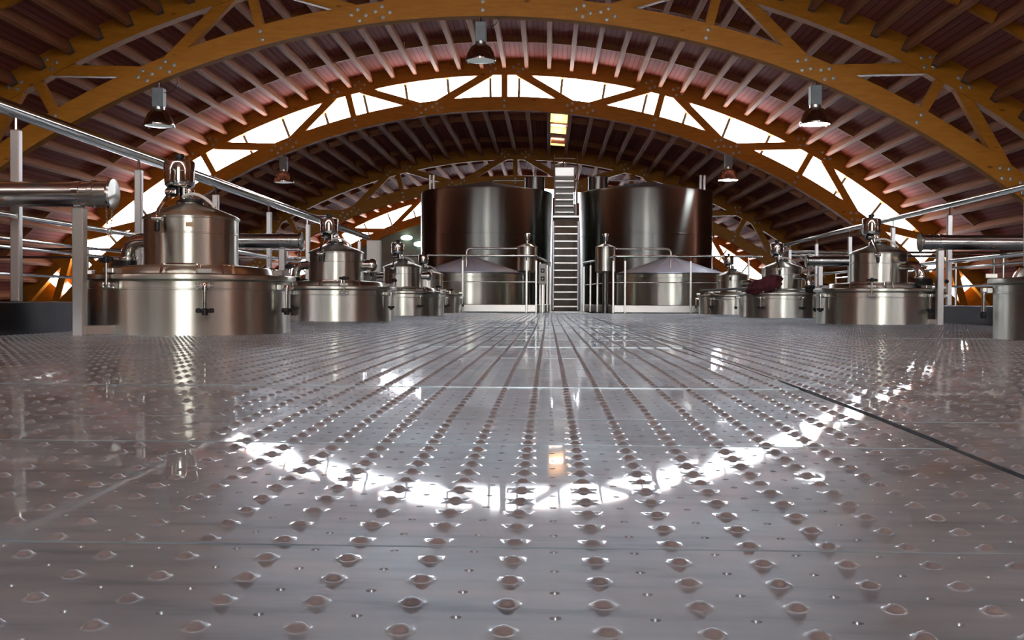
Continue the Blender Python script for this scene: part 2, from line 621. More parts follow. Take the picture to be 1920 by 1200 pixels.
# ------------------------------------------------------------------ clerestory windows
def clerestory(name, ty, lvl, matname, tmax=0.785, side=1):
    root = struct(ob(name, None))
    cz = CZ + STEP * lvl
    y0 = ty + side * (hw + 0.05)
    r0, r1 = R_LB + 0.24, R_UB + 0.10
    mb = MB()
    arc_sweep(mb, r0 - 0.03, r0 + 0.05, y0 - 0.03, y0 + 0.05, -tmax, tmax, 60, cz)
    ob('frame', mb.mesh('frame', 'frame_paint', 30), root)
    mb = MB()
    arc_sweep(mb, r1 - 0.05, r1 + 0.03, y0 - 0.03, y0 + 0.05, -tmax, tmax, 60, cz)
    ob('frame', mb.mesh('frame', 'frame_paint', 30), root)
    step = 0.97 / 13.95
    first = 0.33 / 13.95
    ts = [first + step * i for i in range(14) if first + step * i < tmax]
    ts = [-t for t in reversed(ts)] + ts
    edges = [-tmax] + ts + [tmax]
    for a, b in zip(edges[:-1], edges[1:]):
        mb = MB()
        arc_sweep(mb, r0, r1, y0 + 0.005, y0 + 0.02, a, b, 1, cz)
        ob('pane', mb.mesh('pane', matname, 0), root)
    for sg in (-1, 1):          # boarded ends of the band with one narrow slit window
        for a, b, nm, mn in ((tmax, 0.826, 'infill_board', 'glulam'), (0.826, 0.846, 'pane', matname), (0.846, TH, 'infill_board', 'glulam')):
            mb = MB()
            t0, t1 = (a, b) if sg > 0 else (-b, -a)
            arc_sweep(mb, r0, r1, y0 + 0.005, y0 + 0.03, t0, t1, 1 if nm == 'pane' else 5, cz)
            ob(nm, mb.mesh(nm, mn, 0), root)
    for t in ts:
        p = Vector((AX + (r0 + r1) / 2 * math.sin(t), y0, cz + (r0 + r1) / 2 * math.cos(t)))
        ob('mullion', cached('mull', lambda: MB().box((0, 0, 0), (0.06, 0.09, r1 - r0 + 0.02)).mesh('mullion', 'frame_paint', 0)), root, p, (0, t, 0))
    return root

clerestory('window_1', T[2], 0, 'daylight_front')
clerestory('window_2', T[4], 1, 'daylight_far')
clerestory('added_window_front', T[0], -1, 'added_light_lantern')  # front lantern band: unseen, added to light the near floor
clerestory('added_window_rear', TB, -1, 'added_light_over', side=-1)  # rear lantern band: unseen, added to light the near truss face

# rear gable wall behind the camera; its tall glazing is added for the tank highlights
wr = struct(ob('wall_rear', MB().box((-1, -8.2, 1.5), (28, 0.3, 10)).mesh('wall_rear', 'wall_plaster', 0)))
wg = struct(ob('added_gable_window', None))
for i in range(2):
    xx = -0.9 + 1.9 * i
    for j in range(2):
        zz = 1.0 + 2.35 * j
        ob('pane', MB().box((xx + 0.4, -8.02, zz + 0.55), (1.72, 0.03, 2.2)).mesh('pane', 'added_light_gable', 0), wg)
for i in range(3):
    ob('mullion', MB().box((-1.85 + 1.9 * i + 0.4, -8.0, 2.72), (0.14, 0.08, 4.7)).mesh('mullion', 'frame_paint', 0), wg)
struct(ob('wall_left', MB().box((-13.6, 16.5, -0.5), (0.3, 50, 5)).mesh('wall_left', 'wall_plaster', 0)))
struct(ob('wall_right', MB().box((11.6, 16.5, -0.5), (0.3, 50, 5)).mesh('wall_right', 'wall_plaster', 0)))

# far end: panelled partition under the last truss
def far_wall():
    mb = MB()
    cz = CZ + STEP
    n = 60
    P, F = [], []
    y0 = T[4] + 0.16
    for i in range(n + 1):
        t = -0.9 + 1.8 * i / n
        x, z = AX + (R_LB + 0.2) * math.sin(t), cz + (R_LB + 0.2) * math.cos(t)
        P += [(x, y0, -2.6), (x, y0, max(z, -2.5)), (x, y0 + 0.2, max(z, -2.5)), (x, y0 + 0.2, -2.6)]
    for i in range(n):
        for k in range(4):
            a, b = i * 4 + k, i * 4 + (k + 1) % 4
            F.append((a, b, b + 4, a + 4))
    F += [(3, 2, 1, 0), (n * 4, n * 4 + 1, n * 4 + 2, n * 4 + 3)]
    mb.add(P, F)
    w = struct(ob('wall_far', mb.mesh('wall_far', 'green_panel', 0)))
    for i in range(9):
        x = AX - 8 + 2 * i
        ob('panel_joint', MB().box((x, y0 - 0.01, 0.3), (0.05, 0.03, 5.6 - 0.06 * abs(x - AX) ** 2)).mesh('panel_joint', 'grey_paint', 0), w)
far_wall()
for k, (x, z, lab) in enumerate(((-5.45, 2.66, 'pale green glowing wall lamp left of the tall tank, the left one'),
                                 (-4.95, 2.42, 'pale green glowing wall lamp close against the tall tank edge'))):
    t = thing('wall_lamp', lab, 'lamp', (x, T[4] + 0.16, z), 0, 'glowing lamps on the far partition')
    ob('back_plate', MB().box((0, -0.02, 0), (0.5, 0.04, 0.2), None, 0.008).mesh('back_plate', 'grey_paint'), t)
    ob('diffuser', MB().lathe([(0.10, 0), (0.095, 0.05), (0.06, 0.09), (0.0, 0.10)], 20, (0, -0.04, 0), Matrix.Scale(2.2, 3, (1, 0, 0)) @ Matrix.Rotation(R(90), 3, 'X')).mesh('diffuser', 'strip_light'), t)

# ------------------------------------------------------------------ roof light with pale boards between two purlins
rl = thing('roof_light', 'narrow roof light with pale yellow lit boards above the steel ladder', 'skylight', (0.235, 26.0, 4.55))
cz1 = CZ + STEP
for yb, h in ((26.2, 0.25), (28.3, 0.18), (30.6, 0.16)):
    tt = (0.235 - AX) / 14.4
    z = cz1 + (R_DK - 0.005) * math.cos(tt)
    ob('board', MB().box((0, yb - 26.0, z - 4.55 - h / 2), (0.42, 0.04, h), Matrix.Rotation(tt, 3, 'Y')).mesh('board', 'pale_board', 0), rl)
    ob('pane', MB().box((0, yb - 26.0 - 0.22, z - 4.55 - 0.012), (0.36, 0.16, 0.012), Matrix.Rotation(tt, 3, 'Y')).mesh('pane', 'rooflight', 0), rl)

# ------------------------------------------------------------------ high bay lamps
def make_lamp(loc, label, lit, chord_z):
    t = thing('high_bay_lamp', label, 'lamp', loc, 0, 'high bay lamps hanging from the trusses')
    h = chord_z - loc[2]
    ob('gear_box', cached('lamp_gear', lambda: MB().box((0, 0, 0.44), (0.17, 0.17, 0.30), None, 0.012).mesh('gear_box', 'grey_paint')), t)
    ob('collar', cached('lamp_collar', lambda: MB().lathe([(0.085, 0.25), (0.085, 0.30)], 20).mesh('collar', 'steel_satin')), t)
    d = ob('shade', cached('lamp_shade', lambda: MB().lathe([(0.232, 0.0), (0.236, 0.012), (0.226, 0.05), (0.205, 0.12), (0.17, 0.19), (0.125, 0.235), (0.085, 0.255),
                                     (0.08, 0.25), (0.12, 0.225), (0.16, 0.18), (0.195, 0.115), (0.215, 0.05), (0.224, 0.0)], 40, cap=False).mesh('shade', 'lamp_metal')), t)
    ob('lens', cached('lens' + lit, lambda: MB().lathe([(0.0, -0.012), (0.12, -0.010), (0.215, 0.004), (0.216, 0.014), (0.0, 0.014)], 36, cap=False).mesh('lens', lit)), t)
    for a in (30, 150, 270):
        ob('clip', cached('clip', lambda: MB().box((0, 0, 0), (0.03, 0.02, 0.04), None, 0.003).mesh('clip', 'steel_satin')), d, (0.235 * math.cos(R(a)), 0.235 * math.sin(R(a)), 0.008), (0, 0, R(a + 90)))
    ob('hook', MB().tube([(0, 0, 0.58), (0, 0, h + 0.02)], 0.012, 8).mesh('hook', 'steel_dark'), t)
    ob('cable', MB().tube(bend((0.08, 0.0, 0.52), (0.26, 0.02, 0.50), (0.30, 0.02, h + 0.08), 10), 0.006, 6).mesh('cable', 'rubber'), t)

def lamp_at(px, py_bottom, Y, label, lit):
    X = (px - 1028) / 2000 * Y
    th = math.asin((X - AX) / R_LB)
    cz_ = CZ + R_LB * math.cos(th)
    z = CAM_Z + (567 - py_bottom) * Y / 2000
    make_lamp((X, Y, z), label, lit, cz_)

lamp_at(290, 237, T[1], 'unlit dome lamp on the near truss, left side above the hatch tank', 'lens_glow')
lamp_at(899, 116, T[1], 'dome lamp at the crown of the near timber arch', 'lens_glow')
lamp_at(1520, 235, T[1], 'brightly lit dome lamp on the near truss at the right', 'lamp_on')
lamp_at(528, 343, T[2], 'unlit dome lamp in shade under the clerestory truss at the left', 'lens_glow')
lamp_at(1361, 338, T[2], 'lit dome lamp under the clerestory truss, right of the tall tank', 'lamp_on')

# ------------------------------------------------------------------ hatch tanks
def az(phi, r_, z):
    return Vector((r_ * math.sin(phi), -r_ * math.cos(phi), z))

def m_lower():
    return MB().lathe([(0.605, 0.0), (0.605, 0.262), (0.608, 0.265), (0.608, 0.271), (0.605, 0.274), (0.605, 0.312), (0.600, 0.319)], 96).mesh('lower_cylinder', 'steel_brushed')
def m_lid():
    return MB().lathe([(0.59, 0.321), (0.628, 0.321), (0.638, 0.326), (0.640, 0.338), (0.638, 0.350), (0.628, 0.355), (0.52, 0.358), (0.505, 0.362),
                       (0.492, 0.394), (0.478, 0.404), (0.40, 0.411), (0.30, 0.420), (0.27, 0.421)], 96).mesh('lid', 'steel_brushed')
def m_neck():
    return MB().lathe([(0.284, 0.418), (0.284, 0.606), (0.2865, 0.609), (0.2865, 0.614), (0.284, 0.617), (0.284, 0.700), (0.292, 0.702), (0.293, 0.712), (0.289, 0.718), (0.28, 0.720)], 72).mesh('neck', 'steel_brushed')
def m_cone():
    return MB().lathe([(0.285, 0.719), (0.28, 0.725), (0.20, 0.758), (0.10, 0.796), (0.075, 0.803), (0.07, 0.815), (0.0, 0.818)], 64).mesh('cone_top', 'steel_brushed')
MX = -0.075
def m_motor():
    return MB().lathe([(0.050, 0.900), (0.062, 0.902), (0.080, 0.908), (0.091, 0.922), (0.093, 0.945), (0.093, 1.005)], 40, (MX, 0, 0)).mesh('motor', 'steel_polished')
def m_motorcap():
    return MB().lathe([(0.094, 1.003), (0.0965, 1.006), (0.0965, 1.055), (0.090, 1.068), (0.070, 1.074), (0.0, 1.076)], 40, (MX, 0, 0)).mesh('motor_cap', 'steel_polished')
def m_mknob():
    return MB().lathe([(0.020, 1.075), (0.022, 1.088), (0.030, 1.090), (0.031, 1.110), (0.024, 1.115)], 16, (MX, 0, 0)).mesh('cap_knob', 'rubber')
def m_stem():
    return (MB().lathe([(0.05, 0.80), (0.05, 0.83), (0.03, 0.835), (0.03, 0.90)], 24, (MX + 0.03, 0, 0))
            .tube(bend((MX + 0.06, 0, 0.895), (MX + 0.07, 0, 0.845), (0.02, 0, 0.825), 8), 0.022, 12)
            .lathe([(0.032, 0.865), (0.034, 0.87), (0.034, 0.885), (0.032, 0.89)], 20, (MX + 0.06, 0, 0))).mesh('stem', 'steel_polished')
def m_valve():
    return (MB().lathe([(0.022, 0.845), (0.040, 0.855), (0.044, 0.868), (0.044, 0.888), (0.034, 0.900)], 20, (MX - 0.03, -0.05, 0))
            .lathe([(0.07, 0.812), (0.085, 0.815), (0.085, 0.826), (0.06, 0.832)], 28, (0.0, 0, 0))).mesh('valve', 'rubber')
def m_lever():
    mb = MB()
    mb.tube([(MX - 0.025, -0.10, 0.868), (MX - 0.03, -0.20, 0.80), (MX - 0.03, -0.285, 0.745), (MX - 0.028, -0.31, 0.700), (MX - 0.025, -0.313, 0.665)], 0.011, 10)
    mb.tube([(MX - 0.06, -0.09, 0.872), (MX + 0.005, -0.09, 0.872)], 0.012, 10)
    mb.lathe([(0.018, -0.03), (0.018, 0.03)], 12, (MX - 0.028, -0.308, 0.690), Matrix.Rotation(R(90), 3, 'Y'))
    return mb.mesh('lever', 'steel_polished')
def m_levergrip():
    return MB().lathe([(0.010, 0.612), (0.016, 0.618), (0.017, 0.655), (0.012, 0.672)], 12, (MX - 0.025, -0.313, 0)).mesh('lever_grip', 'rubber')
def m_hose():
    return MB().tube(bend((MX + 0.03, -0.03, 0.845), (0.06, -0.06, 0.90), (0.175, -0.08, 0.775), 14), 0.010, 10).mesh('hose', 'white_plastic')
def m_elbow():
    mb = MB()
    pts = [Vector((-0.24, 0.10, 0.585)), Vector((-0.33, 0.13, 0.585))] + bend((-0.36, 0.14, 0.585), (-0.46, 0.17, 0.585), (-0.47, 0.175, 0.49), 8) + [Vector((-0.47, 0.175, 0.47))]
    mb.tube(pts, 0.046, 18)
    mb.lathe([(0.055, 0.455), (0.058, 0.46), (0.058, 0.475), (0.055, 0.48)], 20, (-0.47, 0.175, 0))
    return mb.mesh('elbow', 'steel_polished')
def m_elbowhose():
    return MB().tube([(-0.47, 0.175, 0.46), (-0.475, 0.176, 0.43), (-0.50, 0.18, 0.405), (-0.56, 0.20, 0.40)], 0.056, 16).mesh('elbow_hose', 'rubber')
def m_branch():
    return MB().lathe([(0.055, 0.26), (0.055, 0.36), (0.070, 0.362), (0.072, 0.385), (0.060, 0.41), (0.035, 0.428), (0.0, 0.432)], 24, (0, 0.02, 0.585), Matrix.Rotation(R(90), 3, 'Y')).mesh('branch_cap', 'steel_polished')
def m_sticker():
    mb = MB()
    P = [az(R(a), 0.2855, z) for z in (0.645, 0.672) for a in (12, 17, 22)]
    Q = [az(R(a), 0.2845, z) for z in (0.645, 0.672) for a in (12, 17, 22)]
    mb.add(P + Q, [(0, 1, 4, 3), (1, 2, 5, 4), (6, 9, 10, 7), (7, 10, 11, 8), (0, 3, 9, 6), (2, 8, 11, 5), (3, 4, 10, 9), (4, 5, 11, 10), (0, 6, 7, 1), (1, 7, 8, 2)])
    return mb.mesh('sticker', 'sticker', 0)
def m_handle(a0, a1, r_=0.53, h=0.045):
    pts = [az(R(a0), r_ + 0.03, 0.358), az(R(a0), r_, 0.40 + h * 0.2)] + [az(R(a0 + (a1 - a0) * i / 8), r_ - 0.01, 0.402 + h * 0.2) for i in range(1, 8)] + [az(R(a1), r_, 0.40 + h * 0.2), az(R(a1), r_ + 0.03, 0.358)]
    return MB().tube(pts, 0.008, 8).mesh('handle', 'steel_polished')
def m_bracket():     # local: faces -Y, at rim
    mb = MB()
    mb.box((0, -0.018, 0.285), (0.075, 0.036, 0.036), None, 0.004)
    mb.box((-0.024, -0.045, 0.288), (0.012, 0.03, 0.03), None, 0.003)
    mb.box((0.024, -0.045, 0.288), (0.012, 0.03, 0.03), None, 0.003)
    mb.lathe([(0.010, -0.05), (0.010, 0.05)], 10, (0, -0.05, 0.288), Matrix.Rotation(R(90), 3, 'Y'))
    return mb.mesh('clamp', 'steel_satin')
def m_lug():
    return MB().box((0, -0.01, 0.372), (0.085, 0.07, 0.03), None, 0.004).mesh('lug', 'steel_satin')
def knob_shape(mb, c, up):
    s = 1 if up else -1
    x, y, z = c
    mb.lathe([(0.016, -0.022), (0.018, -0.01), (0.018, 0.012), (0.012, 0.018)], 14, c)
    mb.box((x, y, z - s * 0.004), (0.088, 0.024, 0.022), None, 0.008)
    mb.lathe([(0.012, -0.012), (0.016, -0.006), (0.016, 0.008), (0.010, 0.014)], 10, (x + 0.036, y, z - s * 0.004))
    mb.lathe([(0.012, -0.012), (0.016, -0.006), (0.016, 0.008), (0.010, 0.014)], 10, (x - 0.036, y, z - s * 0.004))
def m_rod(state):
    mb = MB()
    if state == 'down':
        mb.lathe([(0.011, 0.155), (0.011, 0.285)], 12, (0, -0.052, 0))
        mb.lathe([(0.016, 0.262), (0.017, 0.272), (0.017, 0.296), (0.012, 0.304)], 12, (0, -0.052, 0))
    else:
        mb.lathe([(0.010, 0.285), (0.010, 0.43)], 12, (0, -0.052, 0))
    return mb.mesh('rod', 'steel_polished')
def m_knob(state):
    mb = MB()
    knob_shape(mb, (0, -0.052, 0.140) if state == 'down' else (0, -0.052, 0.435), state != 'down')
    return mb.mesh('knob', 'rubber')

def hatch_tank(loc, label, phi0, states, branch, sticker, mirror=False):
    t = thing('hatch_tank', label, 'tank', loc, 0, 'steel hatch tanks rising through the walkway')
    ob('lower_cylinder', cached('lower', m_lower), t)
    ob('lid', cached('lid', m_lid), t)
    ne = ob('neck', cached('neck', m_neck), t)
    ob('cone_top', cached('cone', m_cone), t)
    mo = ob('motor', cached('motor', m_motor), t)
    ob('motor_cap', cached('mcap', m_motorcap), mo)
    ob('cap_knob', cached('mknob', m_mknob), mo)
    ob('stem', cached('stem', m_stem), t)
    ob('valve', cached('valve', m_valve), t)
    lv = ob('lever', cached('lever', m_lever), t)
    ob('lever_grip', cached('lgrip', m_levergrip), lv)
    ob('hose', cached('hose', m_hose), t)
    e = ob('elbow', cached('elbow', m_elbow), t)
    eh = ob('elbow_hose', cached('ehose', m_elbowhose), e)
    if mirror:
        e.rotation_euler = (0, 0, R(145))
    if branch:
        ob('branch_cap', cached('branch', m_branch), t)
    if sticker:
        ob('sticker', cached('sticker', m_sticker), ne)
    for a0, a1 in ((-12, 10), (24, 31), (110, 132), (-130, -108)):
        ob('handle', cached(('handle', a0), lambda: m_handle(a0, a1)), t, (0, 0, 0), (0, 0, R(phi0 - 12)))
    n = len(states)
    for i, st in enumerate(states):
        a = R(phi0 + 360 / n * i)
        c = ob('clamp', cached('bracket', m_bracket), t, (0.605 * math.sin(a), -0.605 * math.cos(a), 0), (0, 0, a))
        ob('lug', cached('lug', m_lug), c)
        ob('rod', cached('rod' + st, lambda: m_rod(st)), c)
        k = ob('knob', cached('knob' + st, lambda: m_knob(st)), c)
    return t

ROWS_Y = [6.6, 11.15, 15.7, 20.0]
XL, XR = -2.23, 3.36
U, Dn = 'up', 'down'
hatch_tank((XL, 6.6, 0), 'large steel hatch tank nearest at the left with a small tan sticker', 25, [Dn, Dn, U, U, Dn, U, 'up'], False, True)
hatch_tank((XL, 11.15, 0), 'steel hatch tank second in the left row, directly behind the nearest left one', 18, [U, Dn, U, Dn, U, Dn, Dn], True, False)
hatch_tank((XL + 0.08, 15.7, 0), 'steel hatch tank third in the left row, right of the pale cabinet', 30, [Dn, Dn, U, U, Dn, Dn, Dn], True, False)
hatch_tank((XL + 0.0, 19.6, 0), 'smallest looking steel hatch tank in the left row, touching the railing', 40, [Dn, Dn, U, U, Dn, Dn, Dn], False, False)
hatch_tank((3.22, 6.25, 0), 'steel hatch tank cut off by the right edge of the picture', -60, [Dn, Dn, U, Dn, U, Dn, Dn], False, False, True)
hatch_tank((XR, 11.0, 0), 'large steel hatch tank in the right row, under the end of the blue rail', -22, [U, Dn, U, Dn, U, Dn, Dn], False, True, True)
hatch_tank((XR, 15.5, 0), 'steel hatch tank in the right row with maroon cloth against its side', -38, [Dn, Dn, U, Dn, U, Dn, Dn], False, False, True)
hatch_tank((XR, 19.6, 0), 'farthest steel hatch tank in the right row beside the pale cone roof', -45, [Dn, Dn, U, Dn, U, Dn, Dn], False, False, True)

# ------------------------------------------------------------------ inlet pipes with supports
def inlet_pipe(cx, y, s, label, length=1.1):
    """s=-1: comes from the left, s=+1 from the right. cx: x of the tank centre"""
    x_end = cx + s * 0.22
    t = thing('inlet_pipe', label, 'pipe', (cx + s * 0.42, y, 0), 0, 'capped inlet pipes beside the hatch tanks')
    z = 0.80
    e = x_end - (cx + s * 0.42)
    ax = Matrix.Rotation(R(90 * -s), 3, 'Y')      # local z -> -s x ... pointing to the tank
    mp = MB().tube([(e - (-s) * 0.13, 0, z), (s * length, 0, z)], 0.072, 28)
    ob('pipe', mp.mesh('pipe', 'steel_pipe'), t)
    mb = MB().lathe([(0.073, 0.0), (0.078, 0.004), (0.078, 0.026), (0.073, 0.03), (0.073, 0.10), (0.086, 0.105), (0.090, 0.118), (0.086, 0.128), (0.0, 0.132)], 28, (e - (-s) * 0.13, 0, z), ax)
    f = ob('end_cap', mb.mesh('end_cap', 'steel_pipe'), t)
    ob('band', MB().lathe([(0.073, -0.02), (0.078, -0.018), (0.078, 0.018), (0.073, 0.02)], 28, (0, 0, z), ax).mesh('band', 'steel_polished'), t)
    mb = MB()
    for k in range(9):
        a = 0 if k % 2 else 90
        for sx in (-1, 1):
            zc = z - 0.085 - 0.018 * k
            xc = e - (-s) * 0.03 + sx * (0.018 - 0.0015 * k)
            pts = [Vector((xc, 0, zc)) + Matrix.Rotation(R(a), 3, 'Z') @ Vector((0.006 * math.cos(q), 0, 0.012 * math.sin(q))) for q in [2 * PI * i / 8 for i in range(8)]]
            mb.tube(pts, 0.0018, 5, True)
    ob('chain', mb.mesh('chain', 'steel_polished'), f)
    sp = ob('support_post', MB().box((0, 0, 0.36), (0.065, 0.065, 0.73), None, 0.006).mesh('support_post', 'steel_satin'), t)
    d = Vector((cx - (cx + s * 0.42), 0.65, 0))
    mb = MB()
    mb.box((-s * 0.11, 0.10, 0.03), (0.26, 0.05, 0.055), Matrix.Rotation(R(42) * (-s), 3, 'Z'), 0.004)
    ob('foot', mb.mesh('foot', 'steel_satin'), sp)

inlet_pipe(XL, 5.95, -1, 'thick capped steel pipe with chain entering from the left picture edge', 2.4)
inlet_pipe(XL, 10.55, -1, 'thick capped steel pipe running behind the nearest left hatch tank')
inlet_pipe(XR, 10.45, 1, 'capped steel pipe on a square post right of the large right hatch tank', 2.4)
inlet_pipe(XR, 15.0, 1, 'capped steel pipe on a post between two right row hatch tanks')

# ------------------------------------------------------------------ handrails along both sides of the walkway
def side_rail(X, ztop, zmid, ys, y0, y1, label, rr, group):
    t = thing('handrail', label, 'railing', (X, 0, 0.19), 0, group)
    zt, zm = ztop - 0.19, zmid - 0.19
    ob('top_rail', MB().tube([(0, y0, zt), (0, y1, zt)], rr, 20).mesh('top_rail', 'steel_polished'), t)
    ob('mid_rail', MB().tube([(0, y0, zm), (0, y1, zm)], 0.018, 14).mesh('mid_rail', 'steel_polished'), t)
    for yy in ys:
        p = ob('post', cached(('rpost', round(zt, 2)), lambda: MB().box((0, 0, (zt - 0.11) / 2), (0.055, 0.05, zt - 0.11), None, 0.006).mesh('post', 'steel_satin')), t, (0, yy, 0))
        ob('pin', cached(('rpin', round(zt, 2)), lambda: MB().tube([(0, 0, zt - 0.12), (0, 0, zt)], 0.010, 8).mesh('pin', 'steel_polished')), p)
    return t

side_rail(-3.10, 1.30, 0.69, [4.28, 6.12, 7.98, 9.85, 11.75, 13.65, 15.5, 17.4], 2.6, 18.2, 'thick steel handrail on slim posts along the left side of the walkway', 0.045, 'handrails along the walkway')
side_rail(4.30, 1.27, 0.67, [7.9, 9.75, 11.62, 13.5, 15.4, 17.3, 19.2], 5.8, 20.0, 'steel handrail on slim posts along the right side of the walkway', 0.032, 'handrails along the walkway')
def outer_rail(X, z_top, y0, y1, n, label):
    t = thing('outer_railing', label, 'railing', (X, 0, -0.05), 0, 'thin railings on the outer decks')
    for zz in (z_top, z_top * 0.58, z_top * 0.90):
        ob('rail', MB().tube([(0, y0, zz), (0, y1, zz)], 0.018, 10).mesh('rail', 'steel_polished'), t)
    for i in range(n):
        ob('post', cached(('opost', z_top), lambda: MB().tube([(0, 0, 0), (0, 0, z_top)], 0.020, 10).mesh('post', 'steel_satin')), t, (0, y0 + (y1 - y0) * i / (n - 1), 0))
outer_rail(-5.9, 0.92, 8.2, 24.0, 10, 'thin tubular railing beyond the left edge of the walkway')
outer_rail(6.4, 0.92, 10.0, 24.0, 9, 'thin tubular railing beyond the right edge of the walkway')
for X0, X1, z, lab in ((-10.9, -4.7, 1.20, 'upper bright pipe crossing at the far left behind the tanks'), (-10.9, -4.7, 1.04, 'lower bright pipe crossing at the far left behind the tanks'),
                       (4.6, 8.9, 1.19, 'upper bright pipe crossing at the far right behind the handrail'), (4.6, 8.9, 1.12, 'lower bright pipe crossing at the far right behind the handrail')):
    t = thing('cross_pipe', lab, 'pipe', (0, 20.6, 0), 0, 'bright pipes crossing at the sides')
    ob('pipe', MB().tube([(X0, 0, z), (X1, 0, z)], 0.024, 14).mesh('pipe', 'steel_polished'), t)
    for xx in (X0 + 0.4, X1 - 0.4):
        ob('stanchion', MB().tube([(xx, 0.08, -0.05), (xx, 0.08, z)], 0.025, 10).mesh('stanchion', 'steel_satin'), t)

# ------------------------------------------------------------------ railing around the tank pit at the far end
YE = FLOOR_END
def pit_railing(xa, xb, ret, label, posts, s):
    """front run from xa to xb at y=YE-0.12; xb is the inner corner, ret the far end of the return run"""
    y0 = YE - 0.15
    t = thing('pit_railing', label, 'railing', (xb, y0, 0), 0, 'railings in front of the tall tanks')
    L = lambda x, yy, z: (x - xb, yy - y0, z)
    top = [L(xa, y0, 1.11), L(xb + s * 0.06, y0, 1.11)] + bend(L(xb + s * 0.06, y0, 1.11), L(xb, y0, 1.11), L(xb, y0 + 0.06, 1.10), 5) + [L(ret[0], ret[1], 1.10)]
    ob('top_rail', MB().tube(top, 0.022, 14).mesh('top_rail', 'steel_polished'), t)
    ob('mid_rail', MB().tube([L(xa, y0, 0.60), L(xb, y0, 0.60), L(ret[0], ret[1], 0.60)], 0.011, 10).mesh('mid_rail', 'steel_polished'), t)
    pm = cached('pitpost', lambda: MB().box((0, 0, 0.51), (0.04, 0.04, 1.02), None, 0.005).mesh('post', 'steel_satin'))
    pn = cached('pitpin', lambda: MB().tube([(0, 0, 1.0), (0, 0, 1.11)], 0.009, 8).mesh('pin', 'steel_polished'))
    pl = [(x, y0) for x in posts] + [(xb + (ret[0] - xb) * q, y0 + (ret[1] - y0) * q) for q in (0.0, 0.25, 0.5, 0.75, 1.0)]
    for (x, yy) in pl:
        p = ob('post', pm, t, L(x, yy, 0))
        ob('pin', pn, p)
    ob('toe_box', MB().box(L((xa + xb) / 2, y0 + 0.06, 0.085), (abs(xb - xa), 0.09, 0.15), None, 0.01).mesh('toe_box', 'steel_satin'), t)
    v = Vector((ret[0] - xb, ret[1] - y0, 0))
    ob('return_toe_box', MB().box(v / 2 + Vector((s * 0.03, 0.1, 0.085)), (0.08, v.length, 0.15), Matrix.Rotation(-math.atan2(v.x, v.y), 3, 'Z'), 0.01).mesh('return_toe_box', 'steel_satin'), t)

YR = YE - 0.15
def X_at(px, Y):
    return (px - 1028) / 2000 * Y
def Z_at(py, Y):
    return CAM_Z + (567 - py) / 2000 * Y
pit_railing(-2.95, X_at(1005, YR), (0.04, 24.2), 'steel railing with toe box in front of the left cone roofed tank', [X_at(867, YR), X_at(987, YR), X_at(745, YR)], -1)
pit_railing(4.15, X_at(1149, YR), (0.80, 24.2), 'steel railing with toe box in front of the right cone roofed tank', [X_at(1171, YR), X_at(1293, YR), X_at(1400, YR)], 1)

# narrow steel bridge from the walkway to the ladder
struct(ob('floor_bridge', MB().box((0.42, (YE + 24.6) / 2, -0.03), (0.80, 24.6 - YE + 0.1, 0.06)).mesh('floor_bridge', 'steel_satin', 0)))

# ------------------------------------------------------------------ tall tanks
def tall_tank(X, s, label):
    Yc, rr = 26.0, 1.60
    zt = 2.86
    t = thing('tall_tank', label, 'tank', (X, Yc, -2.5), 0, 'tall steel tanks behind the railing')
    b = 2.5
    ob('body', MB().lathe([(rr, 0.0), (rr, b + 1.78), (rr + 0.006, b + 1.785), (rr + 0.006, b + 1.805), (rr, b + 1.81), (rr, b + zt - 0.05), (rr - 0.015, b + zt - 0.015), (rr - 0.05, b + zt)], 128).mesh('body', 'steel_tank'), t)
    ob('cone_roof', MB().lathe([(rr - 0.05, b + zt), (0.12, b + zt + 0.26), (0.0, b + zt + 0.27)], 96, cap=False).mesh('cone_roof', 'steel_cone'), t)
    # manhole neck by the ladder
    nx, ny = -s * 1.17, -0.35
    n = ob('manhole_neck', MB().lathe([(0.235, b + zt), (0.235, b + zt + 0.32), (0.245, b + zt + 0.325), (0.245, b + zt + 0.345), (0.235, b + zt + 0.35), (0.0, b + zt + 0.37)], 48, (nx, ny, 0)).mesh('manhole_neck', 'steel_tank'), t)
    ob('neck_pin', MB().tube([(nx, ny - 0.05, b + zt + 0.34), (nx, ny - 0.05, b + zt + 0.52)], 0.014, 8).mesh('neck_pin', 'steel_polished'), n)
    ob('roof_pipe', MB().tube([(nx + s * 0.23, ny, b + zt + 0.27), (nx + s * 0.95, ny, b + zt + 0.27)] + bend((nx + s * 0.95, ny, b + zt + 0.27), (nx + s * 1.02, ny, b + zt + 0.27), (nx + s * 1.02, ny, b + zt + 0.20), 5) + [(nx + s * 1.02, ny, b + zt + 0.05)], 0.016, 10).mesh('roof_pipe', 'steel_polished'), t)
    for dx in (0.0, 0.09):
        ob('vent_post', MB().lathe([(0.03, b + zt - 0.05), (0.03, b + zt + 0.36), (0.02, b + zt + 0.37)], 14, (s * (1.24 + dx), -0.6, 0)).mesh('vent_post', 'steel_satin'), t)
tall_tank(X_at(912, 26), -1, 'tall round steel tank standing left of the ladder')
tall_tank(X_at(1208, 26), 1, 'tall round steel tank standing right of the ladder')

